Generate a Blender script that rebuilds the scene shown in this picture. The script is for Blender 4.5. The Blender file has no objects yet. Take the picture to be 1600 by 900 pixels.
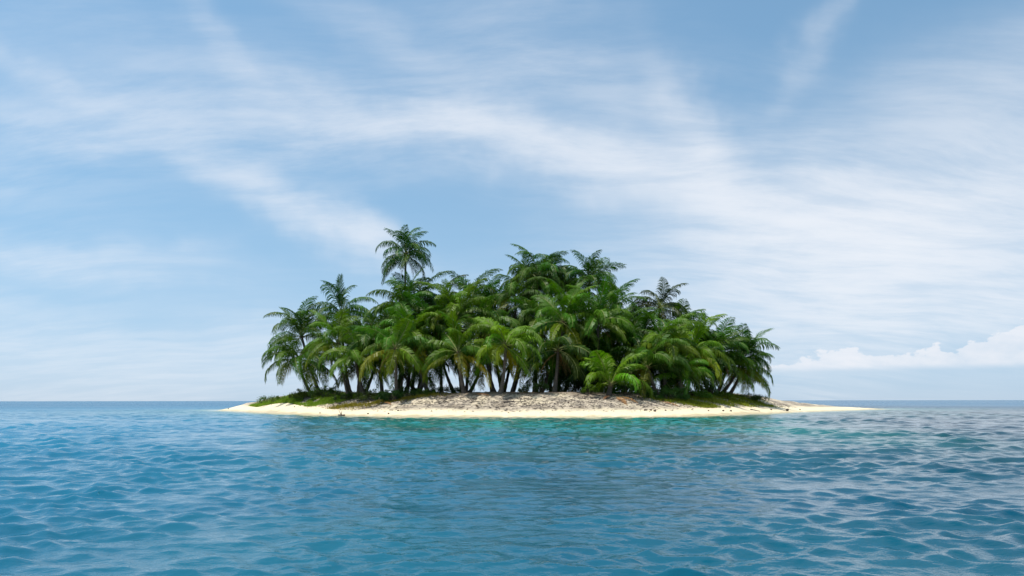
import bpy, math, random
import numpy as np
from mathutils import Vector, Matrix, Euler

R = math.radians
random.seed(7)
rng = np.random.default_rng(11)
scene = bpy.context.scene
col = scene.collection

# ------------------------------------------------------------------ camera
H = 1.70            # eye height above the sea, metres
F = 1160.0          # focal length in pixels of the 1600 px wide photograph
HOR = 626.0         # pixel row of the horizon
cam_d = bpy.data.cameras.new('camera')
cam = bpy.data.objects.new('camera', cam_d)
col.objects.link(cam)
cam.location = (0, 0, H)
cam.rotation_euler = (R(90), R(0.07), 0)
cam_d.sensor_width = 36.0
cam_d.lens = 36.0 * F / 1600.0
cam_d.shift_y = (HOR - 450.0) / 1600.0
cam_d.clip_start = 0.1
cam_d.clip_end = 120000
scene.camera = cam

# ------------------------------------------------------------------ light
SUN_EL, SUN_AZ = R(72), R(-108)       # azimuth from +Y, positive to the right
sun_dir = Vector((math.sin(SUN_AZ) * math.cos(SUN_EL), math.cos(SUN_AZ) * math.cos(SUN_EL), math.sin(SUN_EL)))
sd = bpy.data.lights.new('sun', 'SUN')
sd.energy = 4.2
sd.angle = R(0.53)
sd.color = (1.0, 0.955, 0.88)
sun = bpy.data.objects.new('sun', sd)
col.objects.link(sun)
sun.location = (-30, 20, 60)
sun.rotation_euler = sun_dir.to_track_quat('Z', 'Y').to_euler()

scene.view_settings.view_transform = 'Standard'
scene.view_settings.look = 'None'
scene.view_settings.gamma = 1.0
scene.view_settings.exposure = 0.18
scene.view_settings.use_curve_mapping = False
scene.render.engine = 'CYCLES'
scene.cycles.use_denoising = True
scene.cycles.max_bounces = 8
scene.cycles.diffuse_bounces = 2
scene.cycles.glossy_bounces = 2
scene.cycles.transmission_bounces = 4
scene.cycles.transparent_max_bounces = 8
scene.cycles.sample_clamp_indirect = 6.0
scene.cycles.caustics_reflective = False
scene.cycles.caustics_refractive = False


# ------------------------------------------------------------------ node helpers
class NT:
    def __init__(self, tree):
        self.t = tree
        self.n = tree.nodes
        self.l = tree.links
        self.n.clear()

    def add(self, typ, **kw):
        nd = self.n.new(typ)
        for k, v in kw.items():
            setattr(nd, k, v)
        return nd

    def put(self, sock, v):
        if v is None:
            return
        if hasattr(v, 'is_linked') or isinstance(v, bpy.types.NodeSocket):
            self.l.new(v, sock)
        else:
            sock.default_value = v

    def math(self, op, a, b=None, c=None, clamp=False):
        nd = self.add('ShaderNodeMath', operation=op, use_clamp=clamp)
        for i, v in enumerate((a, b, c)):
            if v is not None:
                self.put(nd.inputs[i], v)
        return nd.outputs[0]

    def vmath(self, op, a, b=None, out=0):
        nd = self.add('ShaderNodeVectorMath', operation=op)
        self.put(nd.inputs[0], a)
        if b is not None:
            self.put(nd.inputs[1], b)
        return nd.outputs[out]

    def comb(self, x, y, z=0.0):
        nd = self.add('ShaderNodeCombineXYZ')
        for i, v in enumerate((x, y, z)):
            self.put(nd.inputs[i], v)
        return nd.outputs[0]

    def sep(self, v):
        nd = self.add('ShaderNodeSeparateXYZ')
        self.l.new(v, nd.inputs[0])
        return nd.outputs

    def mapping(self, v, loc=(0, 0, 0), rot=(0, 0, 0), scale=(1, 1, 1), typ='POINT'):
        nd = self.add('ShaderNodeMapping', vector_type=typ)
        self.l.new(v, nd.inputs[0])
        nd.inputs['Location'].default_value = loc
        nd.inputs['Rotation'].default_value = rot
        nd.inputs['Scale'].default_value = scale
        return nd.outputs[0]

    def noise(self, v, scale=1.0, detail=4.0, rough=0.5, dist=0.0, color=False):
        nd = self.add('ShaderNodeTexNoise')
        if v is not None:
            self.l.new(v, nd.inputs['Vector'])
        nd.inputs['Scale'].default_value = scale
        nd.inputs['Detail'].default_value = detail
        nd.inputs['Roughness'].default_value = rough
        nd.inputs['Distortion'].default_value = dist
        return nd.outputs['Color' if color else 'Fac']

    def step(self, v, a, b, smooth=True):
        nd = self.add('ShaderNodeMapRange', interpolation_type='SMOOTHSTEP' if smooth else 'LINEAR')
        self.put(nd.inputs[0], v)
        self.put(nd.inputs[1], a)
        self.put(nd.inputs[2], b)
        return nd.outputs[0]

    def mix(self, f, a, b, blend='MIX'):
        nd = self.add('ShaderNodeMix', data_type='RGBA', blend_type=blend)
        self.put(nd.inputs[0], f)
        for i, v in ((6, a), (7, b)):
            if isinstance(v, tuple) and len(v) == 3:
                v = v + (1.0,)
            self.put(nd.inputs[i], v)
        return nd.outputs[2]


def px_ae(px, py):
    a = math.atan((px - 800.0) / F)
    return a, (HOR - py) / F * math.cos(a)


# ------------------------------------------------------------------ sky: clear-sky model with cirrus and low cumulus
world = bpy.data.worlds.new('World')
scene.world = world
world.cycles.sampling_method = 'MANUAL'
world.cycles.sample_map_resolution = 512
world.use_nodes = True
w = NT(world.node_tree)
wo = w.add('ShaderNodeOutputWorld')
bg = w.add('ShaderNodeBackground')
bg.inputs['Strength'].default_value = 0.15
w.l.new(bg.outputs[0], wo.inputs[0])
sky = w.add('ShaderNodeTexSky', sky_type='NISHITA')
sky.sun_disc = False
sky.sun_elevation = SUN_EL
sky.sun_rotation = SUN_AZ
sky.altitude = 0
sky.air_density = 1.0
sky.dust_density = 0.25
sky.ozone_density = 1.0
tc = w.add('ShaderNodeTexCoord')
dirv = tc.outputs['Generated']
dx, dy, dz = w.sep(dirv)
zc = w.math('MAXIMUM', dz, 0.0)
hyp = w.math('SQRT', w.math('ADD', w.math('MULTIPLY', dx, dx), w.math('MULTIPLY', dy, dy)))
A = w.math('ARCTAN2', dx, dy)
E = w.math('DIVIDE', zc, w.math('MAXIMUM', hyp, 0.001))
den = w.math('ADD', zc, 0.22)
plane = w.comb(w.math('DIVIDE', dx, den), w.math('DIVIDE', dy, den), 0.0)     # a cloud sheet overhead
warp = w.vmath('SUBTRACT', w.noise(plane, 0.9, 2, 0.45, color=True), (0.5, 0.5, 0.5))
planew = w.vmath('ADD', plane, w.vmath('MULTIPLY', warp, (0.5, 0.5, 0.0)))
# long fibres of cirrus, and a finer crossing set
s1 = w.noise(w.mapping(planew, rot=(0, 0, R(-25)), scale=(0.8, 2.7, 1)), 2.6, 9, 0.64)
s2 = w.noise(w.mapping(planew, loc=(3.1, 1.7, 0), rot=(0, 0, R(-58)), scale=(0.9, 2.4, 1)), 3.2, 9, 0.64)
veil = w.noise(w.mapping(planew, loc=(0.6, 4.2, 0), rot=(0, 0, R(-25)), scale=(0.6, 1.2, 1)), 0.9, 5, 0.55)
fib = w.math('ADD', w.math('MULTIPLY', s1, 0.62), w.math('MULTIPLY', s2, 0.38))
fibre = w.step(fib, 0.36, 0.66)
ae = w.comb(A, E, 0.0)
aewarp = w.vmath('SUBTRACT', w.noise(ae, 6.0, 4, 0.55, color=True), (0.5, 0.5, 0.5))
aew = w.vmath('ADD', ae, w.vmath('MULTIPLY', aewarp, (0.16, 0.11, 0.0)))


def bank(px, py, ang, sl, sw, amp):
    """A bank of cirrus at a bearing and elevation: elongated soft patch."""
    a, e = px_ae(px, py)
    v = w.mapping(aew, loc=(a, e, 0), rot=(0, 0, R(ang)), scale=(sl / F, sw / F, 1), typ='TEXTURE')
    l = w.vmath('DOT_PRODUCT', v, v, out=1)
    g = w.math('POWER', 2.718, w.math('MULTIPLY', l, -1.0))
    return w.math('MULTIPLY', g, amp)


banks = [
    (250, 165, -4, 240, 45, .34), (480, 160, -12, 230, 60, .40), (740, 210, -10, 170, 34, .72),
    (960, 250, -14, 230, 46, .75), (1180, 310, -18, 240, 75, .85), (1330, 400, -4, 300, 75, 1.15),
    (1540, 300, 12, 240, 95, .8), (1090, 190, -62, 120, 36, .6), (900, 110, -30, 230, 70, .36),
    (470, 330, -26, 140, 30, .62), (560, 385, -24, 110, 30, .50), (90, 400, 0, 210, 24, .48),
    (340, 50, -52, 130, 22, .24), (1262, 70, 58, 120, 24, .26), (60, 110, -10, 130, 24, .26),
    (110, 200, -6, 150, 28, .34), (1100, 520, 0, 420, 70, .55), (260, 560, 0, 500, 70, .5),
    (1530, 150, 10, 260, 80, .42), (650, 80, -30, 200, 40, .3), (1560, 470, 4, 200, 34, .35),
]
tot = None
for b in banks:
    g = bank(*b)
    tot = g if tot is None else w.math('ADD', tot, g)
away = w.step(w.math('ABSOLUTE', A), 0.62, 1.1)                   # the same broken cover all round
away = w.math('MAXIMUM', away, w.step(E, 0.55, 0.95))
cover = w.math('ADD', tot, w.math('MULTIPLY', away, w.step(veil, 0.35, 0.7)))
dens = w.math('MULTIPLY', cover, w.math('ADD', w.math('MULTIPLY', fibre, 0.60), 0.42))
dens = w.math('ADD', dens, w.math('MULTIPLY', w.math('MULTIPLY', w.step(veil, 0.42, 0.75), fibre), 0.30))
dens = w.math('SUBTRACT', 1.0, w.math('POWER', 2.718, w.math('MULTIPLY', dens, -1.25)), clamp=True)
dens = w.math('MULTIPLY', dens, 0.93)
# low cumulus on the horizon
cuv = w.mapping(ae, scale=(1.0, 1.35, 1.0))
cu_n = w.noise(cuv, 34.0, 6, 0.55)
cu_b = w.noise(w.comb(A, 0.0, 0.0), 7.0, 2, 0.5)
a1, e1 = px_ae(1330, 560)
a2, e2 = px_ae(1580, 545)
a3, e3 = px_ae(335, 568)


def lump(a, sa):
    q = w.math('DIVIDE', w.math('SUBTRACT', A, a), sa)
    return w.math('POWER', 2.718, w.math('MULTIPLY', w.math('MULTIPLY', q, q), -1.0))


top = w.math('ADD', w.math('MULTIPLY', lump(a1, 0.12), 0.034), w.math('MULTIPLY', lump(a2 + .03, 0.085), 0.054))
top = w.math('ADD', top, w.math('MULTIPLY', lump(a3, 0.05), 0.0))
top = w.math('ADD', top, w.math('MULTIPLY', away, w.math('MULTIPLY', w.step(cu_b, .45, .7), 0.05)))
top = w.math('ADD', w.math('ADD', top, 0.027), w.math('MULTIPLY', w.math('SUBTRACT', cu_n, 0.5), 0.066))
cu = w.math('MULTIPLY', w.step(w.math('SUBTRACT', top, E), 0.0, 0.0045), w.step(E, 0.034, 0.044))
cu = w.math('MULTIPLY', cu, w.math('ADD', w.math('MULTIPLY', cu_n, 0.7), 0.15))
w.l.new(w.vmath('NORMALIZE', w.comb(dx, dy, w.math('ADD', w.math('MULTIPLY', zc, 0.85), 0.22))), sky.inputs[0])
skyc = w.mix(1.0, sky.outputs[0], (1.02, 1.20, 1.08), 'MULTIPLY')
lowair = w.math('MULTIPLY', w.math('POWER', 2.718, w.math('MULTIPLY', E, -8.5)), 0.85)      # pale air towards the horizon
skyc = w.mix(lowair, skyc, (3.05, 3.65, 4.35))
c1 = w.mix(dens, skyc, (5.35, 5.5, 5.8))
c2 = w.mix(cu, c1, (5.6, 5.55, 5.75))
w.l.new(c2, bg.inputs['Color'])


# ------------------------------------------------------------------ object helpers
def tag(o, label=None, cat=None, group=None, kind=None):
    if label:
        o['label'] = label
    if cat:
        o['category'] = cat
    if group:
        o['group'] = group
    if kind:
        o['kind'] = kind
    return o


def mesh_from(name, verts, faces, mat=None, smooth=False):
    me = bpy.data.meshes.new(name)
    me.from_pydata([tuple(v) for v in verts], [], faces)
    if mat:
        me.materials.append(mat)
    if smooth:
        me.polygons.foreach_set('use_smooth', [True] * len(me.polygons))
    me.update()
    return me


def link(name, data, parent=None, loc=(0, 0, 0), rot=(0, 0, 0), scale=(1, 1, 1)):
    o = bpy.data.objects.new(name, data)
    col.objects.link(o)
    o.location = loc
    o.rotation_euler = rot
    o.scale = scale
    if parent:
        o.parent = parent
    return o


def grid_mesh(name, P, mat, wrap=False):
    """P: (rows, cols, 3) array -> smooth quad mesh, fast path."""
    nr, nc = P.shape[:2]
    idx = np.arange(nr * nc).reshape(nr, nc)
    if wrap:
        nx = np.roll(idx, -1, axis=1)
        q = np.stack([idx[:-1], nx[:-1], nx[1:], idx[1:]], -1).reshape(-1, 4)
    else:
        q = np.stack([idx[:-1, :-1], idx[:-1, 1:], idx[1:, 1:], idx[1:, :-1]], -1).reshape(-1, 4)
    me = bpy.data.meshes.new(name)
    me.vertices.add(nr * nc)
    me.vertices.foreach_set('co', P.reshape(-1).astype(np.float32))
    me.loops.add(q.size)
    me.loops.foreach_set('vertex_index', q.reshape(-1).astype(np.int32))
    me.polygons.add(len(q))
    me.polygons.foreach_set('loop_start', (np.arange(len(q)) * 4).astype(np.int32))
    me.polygons.foreach_set('use_smooth', np.ones(len(q), dtype=bool))
    me.materials.append(mat)
    me.update(calc_edges=True)
    return me


def new_mat(name):
    m = bpy.data.materials.new(name)
    m.use_nodes = True
    return m, NT(m.node_tree)


def at(px, py, D):
    return Vector(((px - 800.0) * D / F, D, H + (HOR - py) * D / F))


# ------------------------------------------------------------------ island outline (x, distance) and relief
SHORE = [(-56, 142), (-48, 127), (-40.5, 115), (-33, 103), (-27, 94.5), (-20.5, 86.5), (-13, 80.8), (-4, 78.2), (5, 77.4),
         (12, 78.0), (18.5, 80.6), (24.5, 86.0), (31, 94.5), (39, 105), (49, 117), (60, 130), (70, 141.5), (72, 144.5),
         (62, 143), (48, 141), (30, 143), (10, 145), (-15, 144), (-35, 142), (-50, 145)]


def catmull(pts, n=8):
    out = []
    m = len(pts)
    for i in range(m):
        p0, p1, p2, p3 = (np.array(pts[(i + k) % m], float) for k in (-1, 0, 1, 2))
        for t in np.linspace(0, 1, n, endpoint=False):
            out.append(0.5 * (2 * p1 + (p2 - p0) * t + (2 * p0 - 5 * p1 + 4 * p2 - p3) * t * t
                              + (3 * p1 - p0 - 3 * p2 + p3) * t ** 3))
    return np.array(out)


shore = catmull(SHORE)


def sdf(x, y):
    """signed distance to the shoreline, positive on land"""
    x = np.asarray(x, float)
    y = np.asarray(y, float)
    best = np.full(x.shape, 1e18)
    inside = np.zeros(x.shape, bool)
    n = len(shore)
    for i in range(n):
        ax, ay = shore[i]
        bx, by = shore[(i + 1) % n]
        ex, ey = bx - ax, by - ay
        t = np.clip(((x - ax) * ex + (y - ay) * ey) / (ex * ex + ey * ey), 0, 1)
        d = (x - ax - t * ex) ** 2 + (y - ay - t * ey) ** 2
        best = np.minimum(best, d)
        c = ((ay > y) != (by > y))
        with np.errstate(divide='ignore', invalid='ignore'):
            xi = ax + (y - ay) * ex / (ey if abs(ey) > 1e-9 else 1e-9)
        inside ^= c & (x < xi)
    d = np.sqrt(best)
    return np.where(inside, d, -d)


GX0, GX1, GY0, GY1, GS = -130.0, 150.0, 10.0, 230.0, 1.0
gx = np.arange(GX0, GX1 + GS, GS)
gy = np.arange(GY0, GY1 + GS, GS)
GXX, GYY = np.meshgrid(gx, gy)
SD = sdf(GXX, GYY)


def sd_at(x, y):
    fx = np.clip((np.asarray(x, float) - GX0) / GS, 0, len(gx) - 1.001)
    fy = np.clip((np.asarray(y, float) - GY0) / GS, 0, len(gy) - 1.001)
    ix, iy = fx.astype(int), fy.astype(int)
    tx, ty = fx - ix, fy - iy
    return (SD[iy, ix] * (1 - tx) * (1 - ty) + SD[iy, ix + 1] * tx * (1 - ty)
            + SD[iy + 1, ix] * (1 - tx) * ty + SD[iy + 1, ix + 1] * tx * ty)


def vnoise(x, y, scale, seed):
    """smooth value noise, about -1..1"""
    r = np.random.default_rng(seed)
    T = r.uniform(-1, 1, (256, 256))
    u = np.asarray(x, float) / scale + 1000.0
    v = np.asarray(y, float) / scale + 1000.0
    iu, iv = np.floor(u).astype(int), np.floor(v).astype(int)
    fu, fv = u - iu, v - iv
    fu, fv = fu * fu * (3 - 2 * fu), fv * fv * (3 - 2 * fv)
    g = lambda a, b: T[a % 256, b % 256]
    return (g(iu, iv) * (1 - fu) * (1 - fv) + g(iu + 1, iv) * fu * (1 - fv)
            + g(iu, iv + 1) * (1 - fu) * fv + g(iu + 1, iv + 1) * fu * fv)


def ground_z(x, y):
    x = np.asarray(x, float)
    y = np.asarray(y, float)
    d = sd_at(x, y) + 0.5 * vnoise(x, y, 7, 1) * 1.0
    d = np.where(d > 0, d * (1 + 0.4 * np.clip((np.abs(x) - 18) / 10, 0, 1)), d)
    z = np.interp(d, [-60, -20, -6, -2, 0, 3.0, 6.0, 9.5, 13.0, 18, 30], [-9, -3.6, -1.0, -.26, 0, .42, 1.02, 1.9, 2.62, 2.78, 2.8])
    # crest fades towards the low sand spit and rises as a small grassy mound at the other end
    low = np.clip((x - 36) / 14, 0, 1)
    z = np.where(z > 0, z * (1 - 0.45 * low), z)
    z = z + 0.75 * np.exp(-(((x + 33) / 8) ** 2 + ((y - 113) / 9) ** 2)) * np.clip(d / 4, 0, 1)
    litter = np.clip((d - 4.5) / 3, 0, 1)
    z = z + litter * (0.13 * vnoise(x, y, 2.6, 2) + 0.07 * vnoise(x, y, 0.9, 3)) + 0.012 * vnoise(x, y, 0.7, 4)
    return z


def gz(x, y):
    return float(ground_z(np.array([x]), np.array([y]))[0])


# sand material
sand_m, s = new_mat('coral_sand')
out = s.add('ShaderNodeOutputMaterial')
bs = s.add('ShaderNodeBsdfPrincipled')
s.l.new(bs.outputs[0], out.inputs[0])
geo = s.add('ShaderNodeNewGeometry')
pos = geo.outputs['Position']
att = s.add('ShaderNodeAttribute', attribute_name='shore')
sdv = att.outputs['Fac']
n1 = s.noise(pos, 0.9, 6, 0.62)
n2 = s.noise(pos, 4.5, 5, 0.65)
n3 = s.noise(pos, 14.0, 3, 0.6)
clean = s.mix(s.step(n2, 0.35, 0.7), (0.72, 0.60, 0.39), (0.80, 0.69, 0.49))
upper = s.mix(s.step(n1, 0.36, 0.64), (0.20, 0.165, 0.125), (0.52, 0.43, 0.315))
upper = s.mix(s.step(n2, 0.53, 0.63), upper, (0.085, 0.065, 0.05))
upper = s.mix(s.step(n3, 0.60, 0.70), upper, (0.80, 0.76, 0.68))
n0 = s.noise(pos, 0.28, 4, 0.6)
upper = s.mix(s.step(n0, 0.50, 0.60), upper, s.mix(0.45, upper, clean))
upper = s.mix(s.step(n0, 0.46, 0.36), upper, s.mix(1.0, upper, (0.62, 0.60, 0.58), 'MULTIPLY'))
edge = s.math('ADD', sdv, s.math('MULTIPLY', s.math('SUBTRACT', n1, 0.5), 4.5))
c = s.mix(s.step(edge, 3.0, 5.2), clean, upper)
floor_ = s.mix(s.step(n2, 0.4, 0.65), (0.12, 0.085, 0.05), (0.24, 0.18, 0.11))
c = s.mix(s.step(edge, 11.0, 14.0), c, floor_)  # dark litter floor, reaching outward to paint shade among the trunks
wet = s.math('SUBTRACT', 1.0, s.step(edge, 0.1, 1.3))
c = s.mix(wet, c, s.mix(1.0, c, (0.72, 0.70, 0.62), 'MULTIPLY'))
s.l.new(c, bs.inputs['Base Color'])
s.l.new(s.math('SUBTRACT', 0.9, s.math('MULTIPLY', wet, 0.45)), bs.inputs['Roughness'])
bmp = s.add('ShaderNodeBump')
bmp.inputs['Strength'].default_value = 0.7
bmp.inputs['Distance'].default_value = 0.12
s.l.new(s.math('ADD', n2, s.math('MULTIPLY', n3, 0.5)), bmp.inputs['Height'])
s.l.new(bmp.outputs[0], bs.inputs['Normal'])

tx = np.arange(-80, 92, 0.4)
ty = np.concatenate([np.arange(62, 74, 1.0), np.arange(74, 112, 0.3), np.arange(112, 175, 0.9)])
TX, TY = np.meshgrid(tx, ty)
TZ = ground_z(TX, TY)
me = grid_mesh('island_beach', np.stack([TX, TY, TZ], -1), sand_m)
at_ = me.attributes.new('shore', 'FLOAT', 'POINT')
at_.data.foreach_set('value', sd_at(TX, TY).reshape(-1).astype(np.float32))
beach = tag(link('beach', me), kind='structure')

# ------------------------------------------------------------------ sea
sea_m, s = new_mat('sea_water')
out = s.add('ShaderNodeOutputMaterial')
bs = s.add('ShaderNodeBsdfPrincipled')
tr = s.add('ShaderNodeBsdfTransparent')
mx = s.add('ShaderNodeMixShader')
geo = s.add('ShaderNodeNewGeometry')
pos = geo.outputs['Position']
att = s.add('ShaderNodeAttribute', attribute_name='shore')
off = s.math('MULTIPLY', att.outputs['Fac'], -1.0)                 # metres out from the beach
px_, py_, pz_ = s.sep(pos)
big = s.noise(pos, 0.045, 4, 0.55)
mid = s.noise(s.mapping(pos, scale=(1, 0.55, 1)), 0.16, 4, 0.6)
offn = s.math('ADD', off, s.math('MULTIPLY', s.math('SUBTRACT', big, 0.5), 34.0))
# sea-bed: pale sand near the beach, sandy flats to the left, deeper and darker to the right
flat = s.step(px_, 26.0, -34.0)
deep = s.mix(flat, (0.0, 0.033, 0.056), (0.0, 0.152, 0.262))
ocean = s.step(s.vmath('LENGTH', s.comb(px_, py_, 0.0), out=1), 110.0, 320.0)
deep = s.mix(ocean, deep, (0.0, 0.105, 0.20))
deep = s.mix(s.step(mid, 0.35, 0.7), deep, s.mix(1.0, deep, (0.75, 0.88, 0.92), 'MULTIPLY'))
shal = s.mix(s.step(mid, 0.4, 0.65), (0.006, 0.185, 0.150), (0.003, 0.120, 0.120))
side = s.step(s.math('ABSOLUTE', s.math('SUBTRACT', px_, 5.0)), 9.0, 27.0)
offn = s.math('ADD', offn, s.math('MULTIPLY', side, 34.0))
cwat = s.mix(s.step(offn, 8.0, 68.0), shal, deep)
edgec = s.mix(s.step(off, 0.5, 6.0), (0.24, 0.36, 0.20), cwat)
fo_n = s.noise(pos, 0.8, 4, 0.6)
foam = s.math('MULTIPLY', s.step(s.math('ABSOLUTE', s.math('SUBTRACT', off, s.math('ADD', 0.2, s.math('MULTIPLY', fo_n, 2.2)))), 0.7, 0.15), s.step(s.noise(pos, 0.12, 2, 0.5), 0.40, 0.55))
edgec = s.mix(s.math('MULTIPLY', foam, 0.8), edgec, (0.75, 0.78, 0.78))
s.l.new(edgec, bs.inputs['Base Color'])
bs.inputs['IOR'].default_value = 1.333
bs.inputs['Specular IOR Level'].default_value = 0.62
cd = s.add('ShaderNodeCameraData')
bm1 = s.noise(s.mapping(pos, scale=(0.75, 1.25, 1)), 2.6, 5, 0.62, 0.3)
bm2 = s.noise(s.mapping(pos, scale=(0.7, 1.2, 1)), 0.8, 4, 0.55, 0.4)
gust = s.noise(s.mapping(pos, scale=(0.35, 1, 1)), 0.03, 3, 0.5)
bp = s.add('ShaderNodeBump')
bp.inputs['Strength'].default_value = 1.0
bp.inputs['Distance'].default_value = 0.020
bm0 = s.noise(s.mapping(pos, scale=(0.8, 1.3, 1)), 9.0, 3, 0.6, 0.2)
s.l.new(s.math('ADD', bm1, s.math('MULTIPLY', bm0, 0.5)), bp.inputs['Height'])
bp2 = s.add('ShaderNodeBump')
bp2.inputs['Distance'].default_value = 0.45
farw = s.step(s.vmath('LENGTH', s.comb(px_, py_, 0.0), out=1), 50.0, 240.0)
s.l.new(s.math('ADD', 0.06, s.math('MULTIPLY', farw, 0.18)), bs.inputs['Roughness'])
s.l.new(s.math('MULTIPLY', farw, s.math('ADD', 0.35, s.step(gust, 0.3, 0.7))), bp2.inputs['Strength'])
s.l.new(bm2, bp2.inputs['Height'])
s.l.new(bp.outputs[0], bp2.inputs['Normal'])
s.l.new(bp2.outputs[0], bs.inputs['Normal'])
s.l.new(bs.outputs[0], mx.inputs[2])
s.l.new(tr.outputs[0], mx.inputs[1])
s.l.new(s.math('MAXIMUM', s.step(off, -0.6, 4.2), foam), mx.inputs[0])
s.l.new(mx.outputs[0], out.inputs[0])

az_d = np.arange(R(-41), R(41), 0.0027)
az_r = np.linspace(R(41), R(319), 90, endpoint=False)
AZ = np.concatenate([az_d, az_r])
r_n = np.geomspace(1.2, 4.5, 40, endpoint=False)
r_m = np.geomspace(4.5, 260, 860, endpoint=False)
r_f = np.geomspace(260, 60000, 60)
RR = np.concatenate([r_n, r_m, r_f])
rr, aa = np.meshgrid(RR, AZ, indexing='ij')
WX, WY = rr * np.sin(aa), rr * np.cos(aa)
WZ = np.zeros_like(WX)
OX = np.zeros_like(WX)
OY = np.zeros_like(WX)
shore_d = sd_at(WX, WY)
far_out = (np.abs(WX) > 120) | (WY > 225) | (WY < 11)
shore_d = np.where(far_out, -60.0, shore_d)
calm = np.clip((-shore_d) / 9.0, 0.0, 1.0)
calm = 0.12 + 0.88 * calm
spacing = rr * 0.0046
n_act = len(r_n) + len(r_m)
sub = slice(0, n_act)
X_, Y_, sp_ = WX[sub], WY[sub], spacing[sub]
ramp = np.clip((rr[sub] - 7.0) / 26.0, 0, 1)
ramp = 0.30 + 0.70 * ramp * ramp * (3 - 2 * ramp)                  # shorter chop close in, longer waves further out
for i in range(160):
    lam = math.exp(rng.uniform(math.log(0.09), math.log(2.6)))
    th = R(-95) + rng.normal(0, R(36))
    k = 2 * math.pi / lam
    ak = 0.021 if lam < 0.3 else (0.039 if lam < 0.9 else 0.036)
    amp = ak / k
    kx, ky = k * math.cos(th), k * math.sin(th)
    ph = kx * X_ + ky * Y_ + rng.uniform(0, 6.28)
    fade = np.clip(lam / (3.0 * sp_) - 0.35, 0, 1)
    if lam > 0.9:
        fade = fade * ramp
    sn, cs = np.sin(ph), np.cos(ph)
    WZ[sub] += amp * fade * cs
    OX[sub] -= 0.7 * amp * fade * sn * math.cos(th)
    OY[sub] -= 0.7 * amp * fade * sn * math.sin(th)
endf = np.clip((260 - rr) / 80.0, 0, 1) * calm
grp = np.clip(0.88 + 0.45 * vnoise(WX, WY, 7.0, 21) + 0.5 * vnoise(WX, WY, 1.9, 22), 0.35, 1.3)
WZ *= endf * grp
P = np.stack([WX + OX * endf * grp, WY + OY * endf * grp, WZ], -1)
me = grid_mesh('sea', P, sea_m, wrap=True)
at_ = me.attributes.new('shore', 'FLOAT', 'POINT')
at_.data.foreach_set('value', shore_d.reshape(-1).astype(np.float32))
sea = tag(link('sea', me), kind='structure')

# ------------------------------------------------------------------ plant materials


def leaf_material(name, base, trans, rough=0.42, hue=0.02):
    m, s = new_mat(name)
    out = s.add('ShaderNodeOutputMaterial')
    bs = s.add('ShaderNodeBsdfPrincipled')
    tl = s.add('ShaderNodeBsdfTranslucent')
    mx = s.add('ShaderNodeMixShader')
    mx.inputs[0].default_value = trans
    oi = s.add('ShaderNodeObjectInfo')
    geo = s.add('ShaderNodeNewGeometry')
    n = s.noise(geo.outputs['Position'], 1.3, 3, 0.6)
    hs = s.add('ShaderNodeHueSaturation')
    hs.inputs['Color'].default_value = base + (1.0,)
    s.l.new(s.math('ADD', 0.5 - hue, s.math('MULTIPLY', oi.outputs['Random'], 2 * hue)), hs.inputs['Hue'])
    s.l.new(s.math('ADD', 0.62, s.math('MULTIPLY', n, 0.76)), hs.inputs['Value'])
    c = s.mix(1.0, hs.outputs[0], oi.outputs['Color'], 'MULTIPLY')
    s.l.new(c, bs.inputs['Base Color'])
    bs.inputs['Roughness'].default_value = rough
    bs.inputs['Specular IOR Level'].default_value = 0.22
    tcol = s.mix(1.0, c, (1.35, 1.5, 0.55), 'MULTIPLY')
    s.l.new(tcol, tl.inputs['Color'])
    s.l.new(bs.outputs[0], mx.inputs[1])
    s.l.new(tl.outputs[0], mx.inputs[2])
    s.l.new(mx.outputs[0], out.inputs[0])
    return m


frond_m = leaf_material('palm_leaflet', (0.048, 0.124, 0.005), 0.24, 0.46)
dead_m = leaf_material('dry_palm_leaflet', (0.23, 0.125, 0.045), 0.12, 0.7, 0.01)
shrub_m = leaf_material('shrub_leaf', (0.050, 0.105, 0.018), 0.25)
grass_m = leaf_material('grass_blade', (0.125, 0.165, 0.022), 0.3, 0.6)


def bark_material(name, c0, c1):
    m, s = new_mat(name)
    out = s.add('ShaderNodeOutputMaterial')
    bs = s.add('ShaderNodeBsdfPrincipled')
    s.l.new(bs.outputs[0], out.inputs[0])
    geo = s.add('ShaderNodeNewGeometry')
    n = s.noise(s.mapping(geo.outputs['Position'], scale=(1, 1, 2.5)), 3.0, 5, 0.65)
    oi = s.add('ShaderNodeObjectInfo')
    f = s.math('ADD', s.math('MULTIPLY', n, 0.8), s.math('MULTIPLY', oi.outputs['Random'], 0.3))
    s.l.new(s.mix(s.step(f, 0.3, 0.8), c0, c1), bs.inputs['Base Color'])
    bs.inputs['Roughness'].default_value = 0.85
    b = s.add('ShaderNodeBump')
    b.inputs['Distance'].default_value = 0.03
    s.l.new(n, b.inputs['Height'])
    s.l.new(b.outputs[0], bs.inputs['Normal'])
    return m


bark_m = bark_material('palm_bark', (0.045, 0.032, 0.023), (0.13, 0.10, 0.078))  # bark tones lowered, shade among the trunks put into the colour
husk_m = bark_material('palm_fibre', (0.07, 0.05, 0.02), (0.17, 0.13, 0.05))
wood_m = bark_material('driftwood', (0.035, 0.028, 0.024), (0.13, 0.105, 0.085))
nut_m = bark_material('coconut_husk', (0.05, 0.030, 0.018), (0.13, 0.085, 0.05))
rib_m = bark_material('frond_midrib', (0.13, 0.16, 0.035), (0.24, 0.25, 0.07))


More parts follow.
